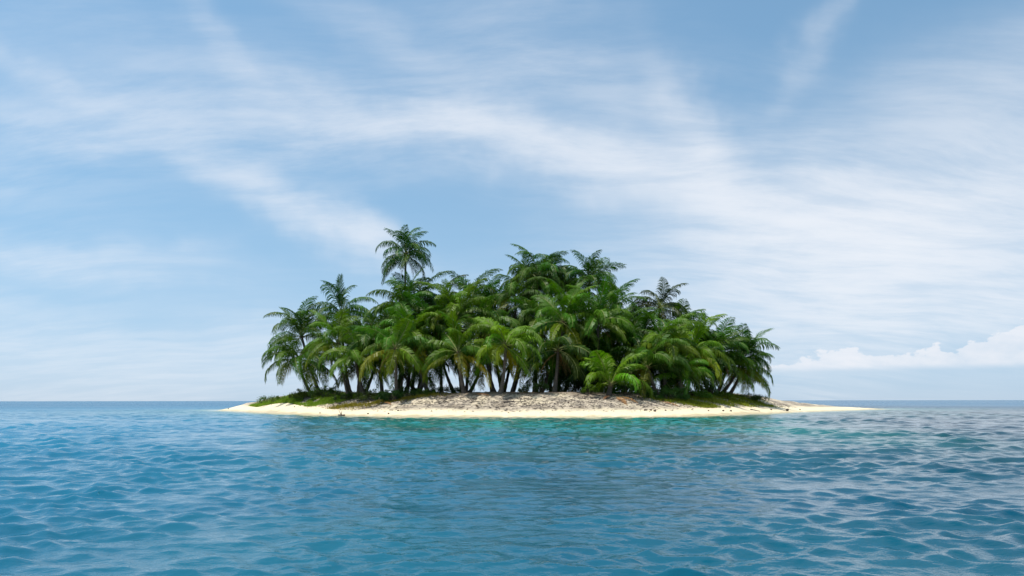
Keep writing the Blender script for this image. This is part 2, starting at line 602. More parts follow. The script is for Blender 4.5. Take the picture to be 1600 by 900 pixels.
# ------------------------------------------------------------------ palm fronds
def frond_mesh(name, e0, droop, L, hang, seed, nl=52, leafmat=frond_m, ribmat=rib_m, llen=1.42, wid=0.085, power=1.35):
    """One pinnate frond: midrib along +X arching in XZ, with two rows of leaflets."""
    r = random.Random(seed)
    verts, faces, mats = [], [], []
    N = 12
    pts, tans = [Vector((0, 0, 0))], []
    side_bow = r.uniform(-0.10, 0.10)
    for i in range(N + 1):
        sft = i / N
        e = e0 - droop * sft ** power
        b = side_bow * sft * sft * 3
        t = Vector((math.cos(e) * math.cos(b), math.cos(e) * math.sin(b), math.sin(e)))
        tans.append(t)
        if i < N:
            pts.append(pts[-1] + t * (L / N))

    def sample(u):
        f = min(max(u, 0), 0.9999) * N
        i = int(f)
        a = f - i
        return pts[i].lerp(pts[i + 1], a), tans[i].lerp(tans[i + 1], a).normalized()

    # midrib
    for i in range(N + 1):
        wdt = 0.055 * (1 - i / N) ** 0.8 + 0.008
        if i == 0:
            wdt = 0.085
        t = tans[i]
        sd_ = Vector((-t.y, t.x, 0))
        sd_ = sd_.normalized() if sd_.length > 1e-4 else Vector((0, 1, 0))
        up = t.cross(sd_) * -1
        k = len(verts)
        verts += [pts[i] + sd_ * wdt, pts[i] - sd_ * wdt, pts[i] - up * wdt * 0.9]
        if i:
            for a in range(3):
                b_ = (a + 1) % 3
                faces.append((k - 3 + a, k - 3 + b_, k + b_, k + a))
                mats.append(1)
    for sgn in (-1, 1):
        left = 0
        for j in range(nl):
            if left <= 0:                       # leaflets bunch together and split apart
                left = r.randint(2, 5)
                bdir = Vector((r.uniform(-.10, .10), r.uniform(-.10, .10), r.uniform(-.10, .10)))
                bh = r.uniform(.7, 1.35)
            left -= 1
            if r.random() < .06:
                continue
            u = 0.13 + 0.865 * (j + r.uniform(-0.3, 0.3)) / (nl - 1)
            u = min(max(u, 0.12), 0.999)
            p, t = sample(u)
            sd_ = Vector((-t.y, t.x, 0))
            sd_ = sd_.normalized() if sd_.length > 1e-4 else Vector((0, 1, 0))
            up = sd_.cross(t)
            if up.z < 0 and abs(t.z) < 0.9:
                up = -up
            prof = min(1.0, (u - 0.06) / 0.22) * (1.0 - 0.62 * max(0.0, (u - 0.45) / 0.55) ** 1.4)
            l = llen * (0.72 if hang < 0.5 else 1.0) * prof * r.uniform(0.85, 1.1)
            fw = 0.30 + 0.65 * u + max(0.0, 0.9 - hang) * 1.3
            d0 = (sd_ * sgn + t * fw + up * 0.28 + bdir).normalized()
            hg = hang * bh
            d1 = (d0 + Vector((0, 0, -1)) * hg * 0.8).normalized()
            d2 = (d0 * 0.6 + Vector((0, 0, -1)) * (hg * 1.7)).normalized()
            wv = t * (wid * (0.6 + 0.4 * prof)) * 0.5
            wv = (wv + Vector((0, 0, 1)) * r.uniform(-0.012, 0.012))
            q0 = p
            q1 = q0 + d0 * l * 0.36
            q2 = q1 + d1 * l * 0.36
            q3 = q2 + d2 * l * 0.34
            k = len(verts)
            verts += [q0 - wv * 0.6, q0 + wv * 0.6, q1 - wv, q1 + wv, q2 - wv * 0.8, q2 + wv * 0.8, q3]
            faces += [(k, k + 1, k + 3, k + 2), (k + 2, k + 3, k + 5, k + 4), (k + 4, k + 5, k + 6)]
            mats += [0, 0, 0]
    me = bpy.data.meshes.new(name)
    me.from_pydata([tuple(v) for v in verts], [], faces)
    me.materials.append(leafmat)
    me.materials.append(ribmat)
    me.polygons.foreach_set('material_index', mats)
    me.update()
    return me


# age classes, youngest first: start elevation, total droop, leaflet hang
AGES = [(82, 46, 0.15), (77, 72, 0.5), (66, 102, 1.0), (47, 128, 1.5), (31, 120, 1.8), (13, 100, 2.0), (-6, 78, 2.0), (-28, 55, 2.0)]
FR = []
for a, (e0, dr, hg) in enumerate(AGES):
    FR.append([frond_mesh('frond', R(e0 + v * 4 - 4), R(dr + v * 9 - 9), (4.1 if a == 0 else 4.6) + 0.25 * v, hg, 100 + a * 10 + v)
               for v in range(3)])
DEADF = [frond_mesh('dry_frond', R(-38), R(48), 3.6, 1.3, 900 + v, 24, dead_m, husk_m, 0.7, 0.07) for v in range(2)]


def crown_mesh(name, r, seed):
    """heart of the palm: swollen bud with leaf bases and fibre"""
    rd = random.Random(seed)
    verts, faces = [], []
    prof = [(-0.75, 0.55), (-0.45, 0.85), (-0.1, 1.05), (0.35, 1.0), (0.9, 0.6), (1.6, 0.18)]
    n = 9
    for (z, q) in prof:
        for i in range(n):
            a = 2 * math.pi * i / n
            qq = q * r * (1 + 0.22 * math.cos(a * 3 + z * 4) + rd.uniform(-.08, .08))
            verts.append((qq * math.cos(a), qq * math.sin(a), z * r * 1.15))
    for j in range(len(prof) - 1):
        for i in range(n):
            faces.append((j * n + i, j * n + (i + 1) % n, (j + 1) * n + (i + 1) % n, (j + 1) * n + i))
    faces.append(tuple(range(n))[::-1])
    faces.append(tuple(range((len(prof) - 1) * n, len(prof) * n)))
    for i in range(10):                                             # cut leaf bases
        a = i * 2.4
        z0 = rd.uniform(-0.7, 0.3) * r
        d = Vector((math.cos(a), math.sin(a), rd.uniform(-.1, .6))).normalized()
        p = Vector((math.cos(a) * r * .7, math.sin(a) * r * .7, z0))
        q = p + d * r * rd.uniform(1.0, 1.7)
        sdv_ = Vector((-math.sin(a), math.cos(a), 0)) * r * .25
        k = len(verts)
        verts += [p - sdv_, p + sdv_, p + Vector((0, 0, -.3 * r)), q - sdv_ * .5, q + sdv_ * .5, q + Vector((0, 0, -.12 * r))]
        faces += [(k, k + 1, k + 4, k + 3), (k + 1, k + 2, k + 5, k + 4), (k + 2, k, k + 3, k + 5), (k + 3, k + 4, k + 5)]
    return mesh_from(name, verts, faces, husk_m, False)


CROWNS = [crown_mesh('crown', 0.26, 40 + i) for i in range(3)]


def trunk_mesh(name, base, hub, r0, r1, seed):
    """curved, ringed trunk from (0,0,-0.4) at the root to the hub, local coordinates"""
    rd = random.Random(seed)
    b = Vector((0, 0, -0.4))
    h = Vector(hub) - Vector(base)
    c = Vector((h.x * rd.uniform(0.55, 0.95), h.y * rd.uniform(0.4, 0.9), h.z * 0.42))
    n, segs = 9, max(10, int(h.length * 2.2))
    verts, faces = [], []
    for j in range(segs + 1):
        t = j / segs
        p = b * (1 - t) ** 2 + c * 2 * t * (1 - t) + h * t * t
        d = ((c - b) * 2 * (1 - t) + (h - c) * 2 * t).normalized()
        q = d.to_track_quat('Z', 'Y')
        rad = (r0 * math.exp(-t * h.length * 0.9) * 0.8 + r1 + (r0 - r1) * 0.35 * (1 - t)) * (1.09 if j % 2 else 0.95)
        for i in range(n):
            a = 2 * math.pi * i / n
            verts.append(p + q @ Vector((math.cos(a) * rad * (1 + rd.uniform(-.05, .05)), math.sin(a) * rad, 0)))
    for j in range(segs):
        for i in range(n):
            faces.append((j * n + i, j * n + (i + 1) % n, (j + 1) * n + (i + 1) % n, (j + 1) * n + i))
    faces.append(tuple(range(segs * n, segs * n + n)))
    d = (h - c).normalized()
    return mesh_from(name, verts, faces, bark_m, True), d


TINTS = {  # leaf tint and spread; sunlit front and inner shade partly put into the colour
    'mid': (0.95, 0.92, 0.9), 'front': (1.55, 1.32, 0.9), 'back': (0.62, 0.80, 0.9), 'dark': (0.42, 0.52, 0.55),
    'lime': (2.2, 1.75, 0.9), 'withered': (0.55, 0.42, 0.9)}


def palm(hpx, hpy, bpx, D, size=1.0, n=22, tint='mid', label='', group=None, lean=(0, 0), dD=0.0, ages=(0, 7), dead=0, r0=0.27,
         name='palm_tree', fscale=1.0, jit=False):
    i = palm.count
    palm.count += 1
    rd = random.Random(1000 + i * 17)
    if jit:
        bpx += rd.choice((-1, 1)) * rd.uniform(4, 24)
    bx, by = (bpx - 800.0) * D / F, D
    base = Vector((bx, by, gz(bx, by)))
    hub = at(hpx, hpy, D + dD)
    root = link(name, None, loc=base)
    root.empty_display_size = 0.5
    tag(root, label, 'palm tree', group)
    hgt = hub.z - base.z
    if hgt > 0.9:
        tm, d = trunk_mesh('trunk', base, hub, r0, r0 * .62, i)
        link('trunk', tm, root)
    else:
        d = Vector((0, 0, 1))
    ax = Vector((0, 0, 1)).rotation_difference((Vector((0, 0, 1)) * 0.72 + d * 0.28 + Vector((lean[0], lean[1], 0))).normalized())
    crown = link('crown', CROWNS[i % 3], root, hub - base, ax.to_euler(), (size,) * 3)
    if hgt <= 0.9:
        crown.location = (0, 0, 0.15)
    tb = TINTS[tint]
    a0 = rd.uniform(0, 6.28)
    n = int(round(n * 0.95))
    if not dead and rd.random() < .5:
        dead = rd.randint(1, 2)
    for k in range(n):
        u = (k + 0.5) / n
        age = ages[0] + (ages[1] - ages[0]) * u ** 0.9
        age = min(max(age + rd.uniform(-0.5, 0.5), 0), 7)
        m = FR[int(round(age))][rd.randrange(3)]
        az = a0 + k * 2.39996 + rd.uniform(-0.25, 0.25)
        # trade wind: fronds swing a little towards +X
        az -= 0.2 * math.sin(az)
        sc = rd.uniform(0.9, 1.12) * fscale * 1.28
        f = link('frond', m, crown, (math.cos(az) * .06, math.sin(az) * .06, 0.26 - 0.36 * u),
                 Euler((rd.uniform(-.5, .5), rd.uniform(-.14, .14), az)), (sc, sc * rd.uniform(.9, 1.1), sc))
        v = rd.uniform(0.78, 1.22)
        yel = max(0.0, age - 4.2) * rd.uniform(0, 0.60)
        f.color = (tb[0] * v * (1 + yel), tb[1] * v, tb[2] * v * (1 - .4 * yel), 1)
    for k in range(dead):
        az = rd.uniform(0, 6.28)
        f = link('dry_frond', DEADF[k % 2], crown, (0, 0, -0.2), Euler((rd.uniform(-.2, .2), rd.uniform(-.15, .15), az)), (.95,) * 3)
        v = rd.uniform(.7, 1.2)
        f.color = (v, v, v, 1)
    return root


palm.count = 0
palm.labels = []

# (hub px, hub py, base px, distance, keywords)
G1 = 'palms at the grassy end of the island'
G2 = 'palms crowded below the lone tall palm'
G3 = 'palms between the lone tall palm and the high clump'
G4 = 'palms of the high clump'
G5 = 'palms round the dark withered palm'
G6 = 'palms at the sand spit end of the island'
P_ = [
    # grassy end
    (468, 562, 491, 111, dict(tint='mid', n=24, ages=(2, 7), fscale=1.14, label='curved palm at the grassy end with long fronds drooping almost to the grass', group=G1)),
    (472, 526, 500, 114, dict(tint='mid', n=20, ages=(0, 5), fscale=1.08, label='upright feathery palm crown directly above the curved palm at grassy end', group=G1)),
    (534, 490, 548, 113, dict(tint='back', n=20, lean=(.12, 0), label='palm with high wind-bent crown, tallest near the grassy end', group=G1)),
    (528, 538, 546, 105, dict(tint='front', n=20, label='thick trunked palm beside the curved palm of the grassy end', group=G1)),
    (562, 536, 560, 110, dict(tint='mid', label='green palm just behind the thick trunked palm, with leaning trunk', group=G1)),
    (555, 556, 573, 101, dict(tint='front', n=16, ages=(2, 7), label='low leaning palm over the dark undergrowth beside the thick trunked palm', group=G1)),
    # below the lone tall palm
    (634, 398, 626, 108, dict(tint='back', n=25, r0=.24, fscale=.80, ages=(0.4, 7), label='lone very tall slender palm towering above the whole grove', group=None)),
    (592, 540, 598, 103, dict(tint='mid', label='front row palm with crossed trunks beneath it, below the lone tall palm', group=G2)),
    (618, 546, 620, 93, dict(tint='front', n=18, dead=1, label='front palm with reddish brown straight trunk below the lone tall palm', group=G2)),
    (634, 486, 632, 104, dict(tint='mid', n=24, ages=(0, 6), label='', group=G2)),
    (655, 474, 650, 111, dict(tint='back', n=22, label='', group=G2)),
    (608, 530, 636, 110, dict(tint='back', label='', group=G2)),
    (645, 528, 655, 97, dict(tint='front', label='', group=G2)),
    (680, 520, 676, 99, dict(tint='mid', label='', group=G2)),
    (688, 480, 690, 116, dict(tint='withered', n=14, ages=(1, 6), label='greyish thin palm showing between the crowns beside the lone tall palm', group=G2)),
    # between
    (713, 496, 712, 98, dict(tint='front', n=24, ages=(0, 6), label='', group=G3)),
    (738, 470, 742, 112, dict(tint='mid', n=24, label='', group=G3)),
    (762, 486, 752, 110, dict(tint='back', label='', group=G3)),
    (716, 552, 726, 92, dict(tint='front', n=18, dead=1, label='low spreading front palm beside the star shaped palm', group=G3)),
    (757, 520, 760, 99, dict(tint='mid', label='', group=G3)),
    (790, 541, 781, 91, dict(tint='lime', n=20, ages=(1, 7), fscale=.9, label='bright star shaped front palm standing on the crest of the beach', group=G3)),
    (690, 560, 700, 103, dict(tint='mid', label='', group=G3)),
    (752, 556, 746, 104, dict(tint='mid', label='', group=G3)),
    # high clump
    (806, 470, 800, 108, dict(tint='mid', n=20, ages=(2, 7), label='', group=G4)),
    (840, 434, 834, 112, dict(tint='mid', n=26, ages=(1, 7), label='highest palm of the clump, shaggy crown with hanging fronds', group=G4)),
    (862, 432, 860, 115, dict(tint='back', n=22, ages=(2, 7), lean=(.1, 0), label='tall palm with wind-bent tip beside the shaggy highest palm of clump', group=G4)),
    (824, 448, 812, 116, dict(tint='mid', n=20, label='', group=G4)),
    (921, 446, 915, 113, dict(tint='back', n=22, ages=(0, 6), lean=(.1, 0), label='tall dark green palm standing apart from the shaggy highest palm', group=G4)),
    (880, 476, 880, 110, dict(tint='mid', n=22, label='', group=G4)),
    (880, 504, 872, 97, dict(tint='front', n=22, label='', group=G4)),
    (846, 500, 850, 103, dict(tint='mid', n=20, ages=(2, 7), label='', group=G4)),
    (934, 506, 926, 97, dict(tint='front', n=22, label='', group=G4)),
    (958, 500, 952, 106, dict(tint='mid', n=24, ages=(0, 6), label='', group=G4)),
    (872, 548, 866, 94, dict(tint='dark', n=14, ages=(3, 7), dead=4, label='shaded palm with brown dead fronds hanging under the high clump', group=G4)),
    (912, 556, 900, 100, dict(tint='dark', n=18, label='', group=G4)),
    (838, 560, 842, 105, dict(tint='mid', n=18, ages=(2, 7), label='', group=G4)),
    (954, 603, 950, 90.5, dict(tint='lime', n=13, ages=(0, 4), fscale=.92, label='short trunkless young palm at the crest above the brown fallen frond', group=None)),
    # round the withered palm
    (1030, 482, 1036, 107, dict(tint='withered', n=18, ages=(1, 7), lean=(.16, 0), fscale=.85, label='dark withered palm with grey brown fronds above the green crowns', group=None)),
    (998, 526, 990, 104, dict(tint='mid', n=22, label='', group=G5)),
    (1056, 530, 1050, 106, dict(tint='mid', n=22, label='', group=G5)),
    (1038, 542, 1030, 96, dict(tint='front', n=20, label='', group=G5)),
    (1080, 552, 1072, 99, dict(tint='lime', n=20, label='bright yellowish green front palm beside the grassy verge', group=G5)),
    (1094, 552, 1088, 107, dict(tint='mid', n=20, ages=(0, 6), label='', group=G5)),
    (985, 552, 982, 99, dict(tint='dark', n=18, label='', group=G5)),
    (1012, 574, 1020, 94, dict(tint='mid', n=16, ages=(1, 6), label='', group=G5)),
    (968, 530, 965, 101, dict(tint='mid', n=20, label='', group=G5)),
    (1064, 592, 1062, 96, dict(tint='front', n=14, ages=(1, 5), fscale=.8, label='low young palm with a very short trunk beside the grassy verge', group=G5)),
    # sand spit end
    (1121, 556, 1109, 107, dict(tint='mid', n=20, ages=(-.3, 5), fscale=.95, label='upright palm of the sand spit end, first of three leaning trunks', group=G6)),
    (1159, 560, 1124, 111, dict(tint='back', n=20, ages=(-.3, 5), fscale=.95, lean=(.08, 0), label='palm of the sand spit end with curved trunk and high crown', group=G6)),
    (1160, 578, 1138, 111, dict(tint='front', n=20, ages=(2, 7), lean=(.1, 0), fscale=.9, label='outermost palm at the sand spit, fronds drooping low over the sand', group=G6)),
    (1134, 576, 1118, 110, dict(tint='front', n=16, ages=(2, 6), label='low palm squeezed between the leaning trunks of the sand spit end', group=G6)),
    # filling the heart of the grove, its shade put into the leaf tint
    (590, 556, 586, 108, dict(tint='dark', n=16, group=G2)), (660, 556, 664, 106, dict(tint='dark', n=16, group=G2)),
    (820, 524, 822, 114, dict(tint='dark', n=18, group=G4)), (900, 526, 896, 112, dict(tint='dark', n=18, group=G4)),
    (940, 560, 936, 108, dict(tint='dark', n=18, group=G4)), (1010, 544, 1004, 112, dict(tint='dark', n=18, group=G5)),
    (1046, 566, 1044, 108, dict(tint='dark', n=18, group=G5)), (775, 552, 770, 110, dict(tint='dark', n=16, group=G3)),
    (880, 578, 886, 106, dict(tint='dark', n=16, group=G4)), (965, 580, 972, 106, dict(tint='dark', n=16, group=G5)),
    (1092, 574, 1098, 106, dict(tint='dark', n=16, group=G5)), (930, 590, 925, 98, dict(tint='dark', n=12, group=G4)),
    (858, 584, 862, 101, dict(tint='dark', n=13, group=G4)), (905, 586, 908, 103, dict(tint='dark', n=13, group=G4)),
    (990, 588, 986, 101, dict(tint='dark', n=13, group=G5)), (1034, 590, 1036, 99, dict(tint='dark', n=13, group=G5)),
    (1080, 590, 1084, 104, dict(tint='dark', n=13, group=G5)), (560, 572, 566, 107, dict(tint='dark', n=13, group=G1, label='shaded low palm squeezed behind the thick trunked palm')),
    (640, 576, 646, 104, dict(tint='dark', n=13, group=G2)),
]
OWN = {
    (634, 486): 'green palm with tall upright fronds right under the lone tall palm',
    (680, 520): 'green palm rising behind the straw coloured shrub on the crest',
    (645, 528): 'light green front palm beside the reddish trunk, below the lone tall palm',
    (655, 474): 'bluish green back palm whose crown touches the trunk of the lone tall palm',
    (608, 530): 'bluish green back palm behind the palm with the reddish trunk',
    (590, 556): 'shaded low palm behind the dull olive shrub',
    (660, 556): 'shaded low palm behind the straw coloured shrub',
    (640, 576): 'very low shaded palm behind the dark shrub beside the reddish trunk',
    (713, 496): 'light green upright front palm above the low spreading palm',
    (738, 470): 'tallest green palm between the lone tall palm and the high clump',
    (762, 486): 'bluish green back palm between the lone tall palm and the high clump',
    (757, 520): 'green palm rising between the low spreading palm and the star shaped palm',
    (690, 560): 'low green palm between the straw coloured shrub and the low spreading palm',
    (752, 556): 'low green palm behind the low spreading palm, next to the star shaped palm',
    (775, 552): 'shaded low palm behind the trunk of the star shaped palm',
    (806, 470): 'green palm rising high behind the star shaped palm',
    (824, 448): 'tall green palm half hidden behind the shaggy highest palm',
    (880, 476): 'green palm below the tall palm with wind-bent tip',
    (880, 504): 'light green palm above the palm with brown dead fronds',
    (846, 500): 'green palm directly below the shaggy highest palm',
    (934, 506): 'light green palm above the small yellow green bush',
    (958, 500): 'green palm rising high above the trunkless young palm',
    (912, 556): 'shaded palm between the brown dead fronds and the small yellow green bush',
    (838, 560): 'low green palm between the star shaped palm and the dead-frond palm',
    (820, 524): 'shaded palm deep below the highest crowns, beside the star shaped palm',
    (900, 526): 'shaded palm between the two light green palms under the high clump',
    (940, 560): 'shaded palm right behind the trunkless young palm',
    (880, 578): 'shaded low palm behind the wide black green shrub',
    (930, 590): 'very low shaded palm between the yellow green bush and trunkless palm',
    (858, 584): 'very low shaded palm behind the dark rounded shrub',
    (905, 586): 'very low shaded palm behind the yellow green bush',
    (998, 526): 'green palm beside the withered palm, on the trunkless palm side',
    (1056, 530): 'green palm beside the withered palm, on the sand spit side',
    (1038, 542): 'light green front palm standing below the dark withered palm',
    (1094, 552): 'green palm between the bright yellowish palm and the leaning trunks',
    (985, 552): 'shaded palm behind the bright leafy shrub',
    (1012, 574): 'low green palm just behind the dark leafy shrub',
    (968, 530): 'green palm between the trunkless palm and the bright leafy shrub',
    (1010, 544): 'shaded palm in the row behind the withered palm',
    (1046, 566): 'shaded low palm behind the green shrub of the shaded hollow',
    (965, 580): 'shaded low palm between the trunkless palm and bright leafy shrub',
    (1092, 574): 'shaded low palm behind the bright yellowish front palm',
    (990, 588): 'very low shaded palm beside the bright leafy shrub',
    (1034, 590): 'very low shaded palm between dark leafy shrub and shaded hollow',
    (1080, 590): 'very low shaded palm behind the yellow green verge shrub',
}
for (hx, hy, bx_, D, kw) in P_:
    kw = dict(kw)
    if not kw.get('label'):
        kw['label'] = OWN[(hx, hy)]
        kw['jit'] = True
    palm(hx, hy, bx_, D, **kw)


# ------------------------------------------------------------------ shrubs and undergrowth
def shrub(px, D, wx, wy, h, n, label, tint=(1, 1, 1), seed=0, leaf=0.16, group='shrubs under the palms'):
    rd = random.Random(5000 + seed)
    h *= 1.45
    wx *= 1.15
    n = int(n * 1.6)
    x, y = (px - 800) * D / F, D
    root = link('shrub', None, loc=(x, y, gz(x, y)))
    root.empty_display_size = 0.3
    tag(root, label, 'shrub', group)
    # stems
    sv, sf = [], []
    tips = []
    for i in range(9):
        a = i * 2.4
        q = math.sqrt((i + .5) / 9)
        tip = Vector((math.cos(a) * wx * q * .8, math.sin(a) * wy * q * .8, h * rd.uniform(.55, .9)))
        tips.append(tip)
        b = Vector((math.cos(a) * .12, math.sin(a) * .12, -.15))
        k = len(sv)
        for p, r_ in ((b, .035), (b.lerp(tip, .5) + Vector((0, 0, .12 * h)), .022), (tip, .008)):
            for m in range(3):
                sv.append(p + Vector((math.cos(m * 2.09) * r_, math.sin(m * 2.09) * r_, 0)))
        for s_ in range(2):
            for m in range(3):
                sf.append((k + s_ * 3 + m, k + s_ * 3 + (m + 1) % 3, k + s_ * 3 + 3 + (m + 1) % 3, k + s_ * 3 + 3 + m))
    link('stem', mesh_from('stem', sv, sf, bark_m), root)
    lv, lf = [], []
    clumps = []
    for i in range(26):
        a, q = rd.uniform(0, 6.28), math.sqrt(rd.random())
        zz = rd.random() ** .7
        env = math.sqrt(max(0.05, 1 - q * q))
        clumps.append((Vector((math.cos(a) * q * wx, math.sin(a) * q * wy, .12 * h + zz * env * h * .9)), rd.uniform(.16, .34) * max(wx, h) * .6))
    for i in range(n):
        c, cr = clumps[rd.randrange(len(clumps))]
        d = Vector((rd.gauss(0, 1), rd.gauss(0, 1), rd.gauss(0, .8)))
        p = c + d.normalized() * cr * rd.random() ** .5
        p.z = max(p.z, 0.02)
        q = Euler((rd.uniform(-.9, .9), rd.uniform(-.9, .9), rd.uniform(0, 6.28))).to_matrix()
        l = leaf * rd.uniform(.6, 1.3)
        k = len(lv)
        lv += [p, p + q @ Vector((l * .5, l * .28, .03)), p + q @ Vector((l * 1.1, 0, -.02)), p + q @ Vector((l * .5, -l * .28, .03))]
        lf.append((k, k + 1, k + 2, k + 3))
    f = link('foliage', mesh_from('foliage', lv, lf, shrub_m), root)
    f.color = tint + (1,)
    return root


SH = [
    (432, 118, 2.6, 1.6, 0.7, 1500, 'flat green shrub at the grassy end, below the drooping fronds', (1.3, 1.35, .8)),
    (472, 109, 1.9, 1.3, 0.95, 1400, 'olive brown shrub at the foot of the curved palm', (1.5, 1.05, .8)),
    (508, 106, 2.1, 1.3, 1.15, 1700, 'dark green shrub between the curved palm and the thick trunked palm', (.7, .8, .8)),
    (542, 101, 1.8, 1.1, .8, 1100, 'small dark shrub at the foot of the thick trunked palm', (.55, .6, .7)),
    (583, 98, 2.2, 1.1, .85, 1500, 'dull olive shrub beside the reddish trunk, nearer the grassy end', (1.05, .85, .7)),
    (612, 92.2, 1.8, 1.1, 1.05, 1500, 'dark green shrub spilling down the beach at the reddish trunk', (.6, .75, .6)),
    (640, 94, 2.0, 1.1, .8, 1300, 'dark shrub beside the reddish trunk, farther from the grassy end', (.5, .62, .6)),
    (664, 93, 1.6, 1.0, .5, 900, 'low straw coloured shrub on the crest below the lone tall palm', (1.9, 1.4, .9)),
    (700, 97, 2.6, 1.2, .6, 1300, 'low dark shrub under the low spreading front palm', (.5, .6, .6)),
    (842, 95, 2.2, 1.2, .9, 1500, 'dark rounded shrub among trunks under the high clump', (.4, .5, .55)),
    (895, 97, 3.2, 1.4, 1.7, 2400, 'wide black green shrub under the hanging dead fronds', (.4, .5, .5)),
    (921, 90.2, .95, .8, .75, 900, 'small yellow green bush alone on the sand crest', (2.3, 1.7, .8)),
    (982, 92.5, 2.0, 1.2, 1.5, 2200, 'bright leafy shrub beside the trunkless young palm', (1.15, 1.5, 1.0)),
    (1012, 95, 2.2, 1.2, 1.3, 1800, 'dark leafy shrub below the dark withered palm', (.6, .8, .7)),
    (1045, 92.5, 2.4, 1.2, 1.1, 1900, 'green shrub at the shaded hollow of the beach beside the verge', (.9, 1.0, .8)),
    (1085, 98, 2.2, 1.2, .8, 1500, 'yellow green shrub at the grassy verge near the sand spit', (1.9, 1.7, .8)),
    (1122, 105, 1.8, 1.1, .55, 1100, 'low yellowish shrub at the foot of the leaning trunks', (1.8, 1.6, .8)),
    (1168, 112, 3.0, 1.4, .55, 1500, 'flat dark shrub stretching out onto the sand spit', (.6, .85, .7)),
]
for i, a in enumerate(SH):
    shrub(*a, seed=i)


# ------------------------------------------------------------------ grass and creepers (uncountable)
def grass(name, regions, n, label, tint, hmin, hmax):
    v, f = [], []
    rd = np.random.default_rng(77 + n)
    k = 0
    tries = 0
    while k < n and tries < n * 6:
        tries += 1
        px, D, wx, wy = regions[rd.integers(len(regions))]
        x = (px - 800) * D / F + rd.normal(0, wx)
        y = D + rd.normal(0, wy)
        v.append((x, y))
        k += 1
    v = np.array(v)
    z = ground_z(v[:, 0], v[:, 1])
    d = sd_at(v[:, 0], v[:, 1])
    clump = vnoise(v[:, 0], v[:, 1], 1.2, 55)
    keep = (d > 3.3) & (clump > -0.6)
    v, z, clump = v[keep], z[keep], clump[keep]
    vs, fs = [], []
    for (x, y), zz, c in zip(v, z, clump):
        a = rd.uniform(0, 6.28)
        h = rd.uniform(hmin, hmax) * (0.8 + .5 * c)
        lx, ly = math.cos(a), math.sin(a)
        wv = 0.035
        t = rd.uniform(.2, .9) * h
        k = len(vs)
        b = rd.uniform(0, 6.28)
        vs += [(x - ly * wv, y + lx * wv, zz - .03), (x + ly * wv, y - lx * wv, zz - .03),
               (x + ly * wv * .7 + math.cos(b) * t * .4, y - lx * wv * .7 + math.sin(b) * t * .4, zz + h * .6),
               (x - ly * wv * .7 + math.cos(b) * t * .4, y + lx * wv * .7 + math.sin(b) * t * .4, zz + h * .6),
               (x + math.cos(b) * t, y + math.sin(b) * t, zz + h)]
        fs += [(k, k + 1, k + 2, k + 3), (k + 3, k + 2, k + 4)]
    o = link(name, mesh_from(name, vs, fs, grass_m))
    o.color = tint + (1,)
    return tag(o, label, 'grass', kind='stuff')


grass('grass', [(395, 127, 2.2, 2.0), (412, 122, 2.6, 2.0), (432, 117, 2.6, 2.2), (455, 112, 2.4, 2.0), (480, 107, 2.2, 1.6), (510, 103, 2.2, 1.3)], 26000,
      'short bright green grass covering the grassy end of the island', (1.4, 1.6, .85), .22, .5)
grass('grass', [(1060, 92.5, 1.6, .9), (1085, 93, 2.0, 1.0), (1105, 98.5, 2.0, 1.2), (1135, 105, 2.2, 1.5), (1165, 111, 2.2, 1.6)], 15000,
      'yellow green grass on the verge near the sand spit', (1.7, 1.45, .8), .2, .42)
grass('grass', [(560, 95, 2.5, .8), (600, 93, 2.5, .9), (650, 92, 2.0, .7), (540, 96, 1.5, .8)], 3200,
      'dry straw grass along the crest below the palms', (1.9, 1.15, .9), .15, .38)


# ------------------------------------------------------------------ beach litter, driftwood, coconuts, fallen fronds
def litter():
    rd = np.random.default_rng(5)
    n = 60000
    x = rd.uniform(-44, 52, n)
    y = rd.uniform(80, 118, n)
    d = sd_at(x, y)
    dens = np.exp(-((d - 8.5) / 3.2) ** 2) * (vnoise(x, y, 2.2, 91) * .5 + .5) + .05 * (d > 3.2)
    keep = (d > 2.8) & (d < 15) & (rd.random(n) < dens)
    x, y = x[keep], y[keep]
    z = ground_z(x, y)
    vs, fs = [], []
    for a, b, c in zip(x, y, z):
        th = rd.uniform(0, 6.28)
        l = rd.uniform(.06, .34)
        wd = rd.uniform(.02, .06)
        ux, uy = math.cos(th), math.sin(th)
        k = len(vs)
        hh = rd.uniform(.02, .07)
        vs += [(a - ux * l - uy * wd, b - uy * l + ux * wd, c + .0), (a - ux * l + uy * wd, b - uy * l - ux * wd, c + .0),
               (a + ux * l, b + uy * l, c + hh), (a, b, c + hh + .03)]
        fs += [(k, k + 1, k + 3), (k + 1, k + 2, k + 3), (k + 2, k, k + 3)]
    o = link('beach_litter', mesh_from('beach_litter', vs, fs, wood_m))
    tag(o, 'scattered dark leaf litter and twigs across the upper beach', 'litter', kind='stuff')


litter()


